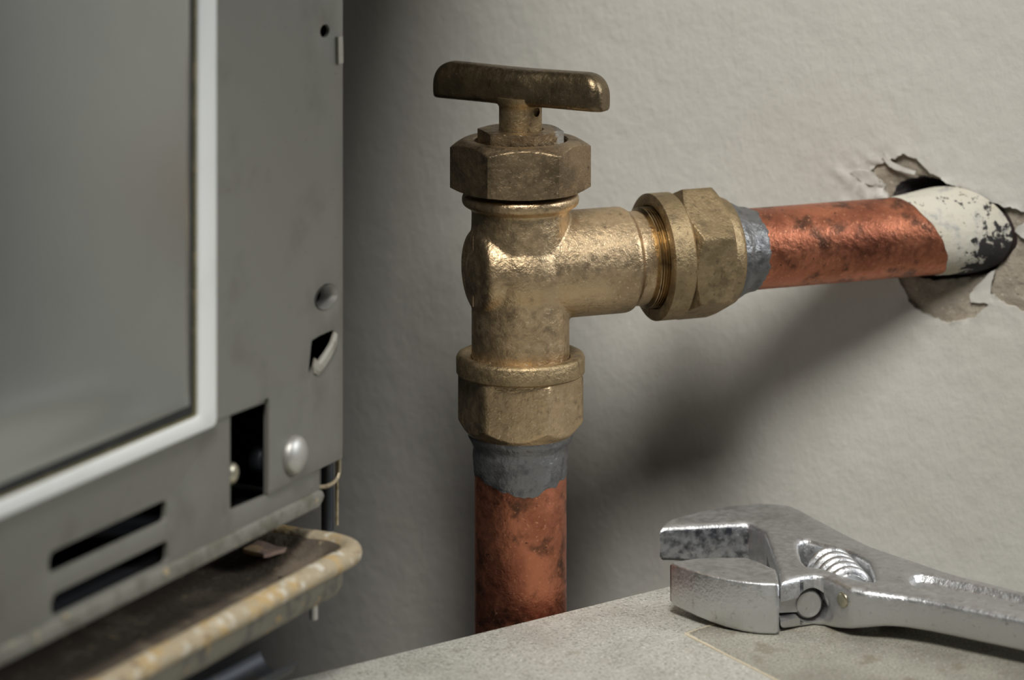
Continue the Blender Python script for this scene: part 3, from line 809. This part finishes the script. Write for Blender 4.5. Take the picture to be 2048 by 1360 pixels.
obj('sealant_bead', pl(bo, [bi], rnd(10, 3), 1, cab3, step=22, rings=(1, 3)), 'bead', root=case, parent=wf)
go = shrink(corner_rect(392, 830, 8, 5), 68); gi = shrink(corner_rect(378, 808, 8, 3), 90)
obj('gasket', pl(go, [gi], rnd(6, 3), 1, cab3, step=22, rings=(1, 3)), 'gasket', root=case, parent=wf)
io = shrink(corner_rect(381, 812, 16, 3), 86)
sI = cab(381, 812, 16)[0]
def bow(V, D):
    r = 4.0; d = np.minimum(D, r)
    return 16+22*np.maximum(1-((V[:, 0]-(sI-600))/600)**2, 0)*sstep(10, 120, V[:, 1]-cab(381, 812, 16)[1])-(r-np.sqrt(np.maximum(r*r-(r-d)**2, 0)))
obj('inner_panel', pl(io, [], bow, 1, cab3, step=22, rings=(1, 4, 20), grid=40), 'panel', root=case)
# box behind
DEP = 900.0
bx0 = [cab3(SL, 0, -10), cab3(-6, 0, -10), cab3(-6, 0, -DEP), cab3(SL, 0, -DEP)]
zb0 = zb_+80
def wallq(a, b, z0, z1, th):
    a, b = Vector(a), Vector(b); d = (b-a).normalized(); n = Vector((d.y, -d.x, 0))
    c = (a+b)/2; return box((c.x, c.y, (z0+z1)/2), d, n, (0, 0, 1), (b-a).length/2, th/2, (z1-z0)/2)
obj('side_panel', wallq(bx0[1], bx0[2], zb0, ZTOP, 8), 'casing', root=case)
obj('side_panel', wallq(bx0[0], bx0[3], zb0, ZTOP, 8), 'casing', root=case)
obj('back_panel', wallq(bx0[2], bx0[3], zb0-100, ZTOP, 8), 'casing', root=case)
cm = (bx0[0]+bx0[2])/2
obj('top_panel', box((cm.x, cm.y, ZTOP), CDd, CN, up, -SL/2, DEP/2, 5), 'casing', root=case)
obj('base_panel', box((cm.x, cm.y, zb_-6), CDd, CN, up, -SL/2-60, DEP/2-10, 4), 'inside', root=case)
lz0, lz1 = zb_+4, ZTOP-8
obj('shade_liner', merge(wallq(cab3(SL+20, 0, -DEP+20), cab3(-20, 0, -DEP+20), lz0, lz1, 6), wallq(cab3(-16, 0, -16), cab3(-16, 0, -DEP+20), zb_+84, lz1, 4), wallq(cab3(se-24, 0, -14), cab3(se-24, 0, -DEP+20), lz0, zb_+330, 6),
    wallq(cab3(SL+20, 0, -14), cab3(SL+20, 0, -DEP+20), lz0, lz1, 6)), 'inside', root=case)  # black sheets added so the casing openings look deep in shade
# unseen slab added above the view to shade the left wall
fd = [(-1500, -1700), (-130, -1700), (-110, -1240), (-60, 0), (-70, 690), (-1500, 1200)]
obj('shade_blocker', pl(fd, [], 2800, 2206, lambda u, v, z: Vector((u, v, z)), step=200), 'casing', root=case)
for s_, o_ in ((-420, -DEP+60), (-2900, -DEP+60), (-2900, -80), (-1800, -420)):
    p = cab3(s_, 0, o_)
    obj('leg', box((p.x, p.y, (ZF+zb_-10)/2), CDd, CN, up, 25, 25, (zb_-10-ZF)/2), 'metal_dark', root=case)
# bits seen in the square opening
p = cab3(*cab(530, 918, -46), -46)
obj('burner_knob', lathe(p, CN, up, [(-20, 6), (-20, 26)]+[(14*math.sin(a*math.pi/16)-2, 26*math.cos(a*math.pi/16)) for a in range(8)], n=28), 'metal_dark', root=case)
p = cab3(*cab(462, 947, -22), -22)
obj('brass_fitting', lathe(p, CN, up, [(-24, 6), (-24, 20)]+[(12*math.sin(a*math.pi/16), 20*math.cos(a*math.pi/16)) for a in range(8)], n=28), 'pin', root=case)
# wire, rod and post at the lower right corner
wpth = [cab3(*cab(x, y, -8), -8) for x, y in ((678.5, 870), (678.5, 915), (678, 945), (674, 958), (665, 967), (652, 973), (640, 974), (630, 972))]
obj('wire_loop', tube(wpth, 4.2, 10), 'rod', root=case)
obj('thin_rod', tube([cab3(*cab(674, 890, -30), -30), cab3(*cab(674, 1050, -30), -30)], 3.5, 10), 'rod', root=case)
obj('dark_post', tube([cab3(*cab(655, 880, -60), -60), cab3(*cab(655, 1060, -60), -60)], 12, 16), 'metal_dark', root=case)

# ================================================================ drip tray
OT = 112.0; TZ = None
RR = 22.0
tip = None
def solve_tip(x):                        # s for which the rim's outer edge shows at column x
    k = (x-1024)/F; P_ = CP+CN*OT
    # P_.x + s*dx = k*(P_.y+F+s*dy)
    return (k*(P_.y+F)-P_.x)/(CDd.x-k*CDd.y)
s_end = solve_tip(748)+12
pt_ = CP+CN*OT+CDd*(s_end-40)
TZ = HC-(1100-YH)*(pt_.y+F)/F
CR = 66.0
path = [(-2600.0, OT-RR)]
for i in range(24): path.append((-2500+(s_end-CR+2500)*i/24, OT-RR))
for i in range(13):
    a = math.pi/2*i/12; path.append((s_end-RR-CR+CR*math.sin(a), OT-RR-CR+CR*math.cos(a)))
for i in range(1, 9): path.append((s_end-RR, OT-RR-CR-(OT+230-CR)*i/8))
tray = thing('drip_tray', cab3(-1000, TZ-80, 60), 'rusty metal drip tray with a rolled rim under the boiler casing', 'tray')
def sweep(profile, path):
    vs, fs = [], []; n = len(profile)
    for i, (s, o) in enumerate(path):
        a = np.array(path[max(i-1, 0)]); b = np.array(path[min(i+1, len(path)-1)]); t = (b-a)/np.linalg.norm(b-a)
        q = np.array([t[1], -t[0]])                  # inward
        if i <= 25: q = np.array([0, -1.0])
        for (w_, z) in profile:
            p2 = np.array([s, o])+q*w_
            vs.append(cab3(p2[0], TZ+z, p2[1]))
    for i in range(len(path)-1):
        for j in range(n):
            k = (j+1) % n; fs.append((i*n+j, i*n+k, (i+1)*n+k, (i+1)*n+j))
    fs.append(tuple(range(n))); fs.append(tuple((len(path)-1)*n+j for j in range(n)))
    return vs, fs
rimp = [(-RR*0.2+RR*math.cos(a*math.pi/8)*1.0, -4+RR*0.85*math.sin(a*math.pi/8)) for a in range(16)]
rv, rf = sweep(rimp, path)
rv = [v+Vector((0, 0, 2.0*noise.noise(v/30))) for v in rv]
obj('rim', (rv, rf), 'rust_rim', root=tray, sharp=60)
wlp = [(10, 0), (18, 0), (24, -60), (44, -78), (80, -80), (80, -86), (40, -86), (20, -78), (10, -62)]
obj('side_wall', sweep(wlp, path), 'rust_side', root=tray, sharp=40)
inp = [(12, 6), (22, 2), (34, -10), (52, -24), (76, -36), (104, -43), (104, -47), (76, -42), (52, -32), (30, -20), (16, -6)]
obj('inner_skin', sweep(inp, path), 'rust_pan', root=tray, sharp=60)
flo = [(-2600, -240), (-2600, OT-RR-96), (s_end-RR-130, OT-RR-96), (s_end-RR-100, OT-RR-120), (s_end-RR-92, OT-RR-150), (s_end-RR-92, -240)]
obj('pan_floor', pl(flo, [], lambda V, D: np.array([TZ-43+2.5*nz2(u, v, 50, 3) for (u, v), d in zip(V, D)]), TZ-86, lambda u, v, z: cab3(u, z, v), step=50, grid=45), 'rust_pan', root=tray, sharp=60)
q = cab(627, 1240, OT-70)
p = cab3(q[0], 0, OT-70)
obj('pin', tube([(p.x, p.y, TZ-84), (p.x, p.y, TZ-116)], 8, 12), 'rivet', root=tray)
# half-round spout below
def spout():
    vs, fs = [], []; n = 14
    a = cab(556, 1322, OT-45); cen = cab3(a[0], a[1], OT-45)
    dirv = (-CDd*0.94-CN*0.2+Vector((0, 0, -0.10))).normalized(); side = dirv.cross(Vector((0, 0, 1))).normalized(); upv = side.cross(dirv)
    for k, L_ in enumerate((0, 40, 110, 260)):
        for inn in (0, 1):
            r = 46-5*inn
            for i in range(n+1):
                t = math.pi+math.pi*i/n
                vs.append(cen+dirv*L_+side*math.cos(t)*r+upv*(math.sin(t)*r*0.75+10))
    m_ = n+1
    for k in range(3):
        for inn in (0, 1):
            for i in range(n):
                a0 = (k*2+inn)*m_+i; b0 = ((k+1)*2+inn)*m_+i
                fs.append((a0, a0+1, b0+1, b0))
        for i in (0, n):
            fs.append(((k*2)*m_+i, (k*2+1)*m_+i, ((k+1)*2+1)*m_+i, ((k+1)*2)*m_+i))
    for i in range(n): fs.append((i, i+1, m_+i+1, m_+i))
    return vs, fs
obj('drain_spout', spout(), 'metal_dark', root=tray, sharp=50)

# rust flake lying in the tray
def tray_px(x, y, z):
    X, Y = flat(x, y, z); v = Vector((X, Y, 0))-CP; return (v.dot(CDd), v.dot(CN))
fz = TZ-18
fp = [tray_px(x, y, fz+14) for x, y in ((486, 1094), (520, 1074), (560, 1056), (600, 1054), (634, 1066), (612, 1078), (582, 1082), (558, 1096), (528, 1106))]
cf_ = np.mean(np.array(fp), 0)
def ftop(V, D): return np.array([fz+8+6*nz2(u, v, 40, 2)+0.03*abs(u-cf_[0]) for u, v in V])
fk = obj('rust_flake', pl(fp, [], ftop, lambda V, D: ftop(V, D)-7, lambda u, v, z: cab3(u, z, v), step=10, grid=14), 'flake', base=tuple(cab3(cf_[0], fz, cf_[1])), sharp=45)
tag(fk, 'brown flat flake of rust lying in the drip tray', 'debris')
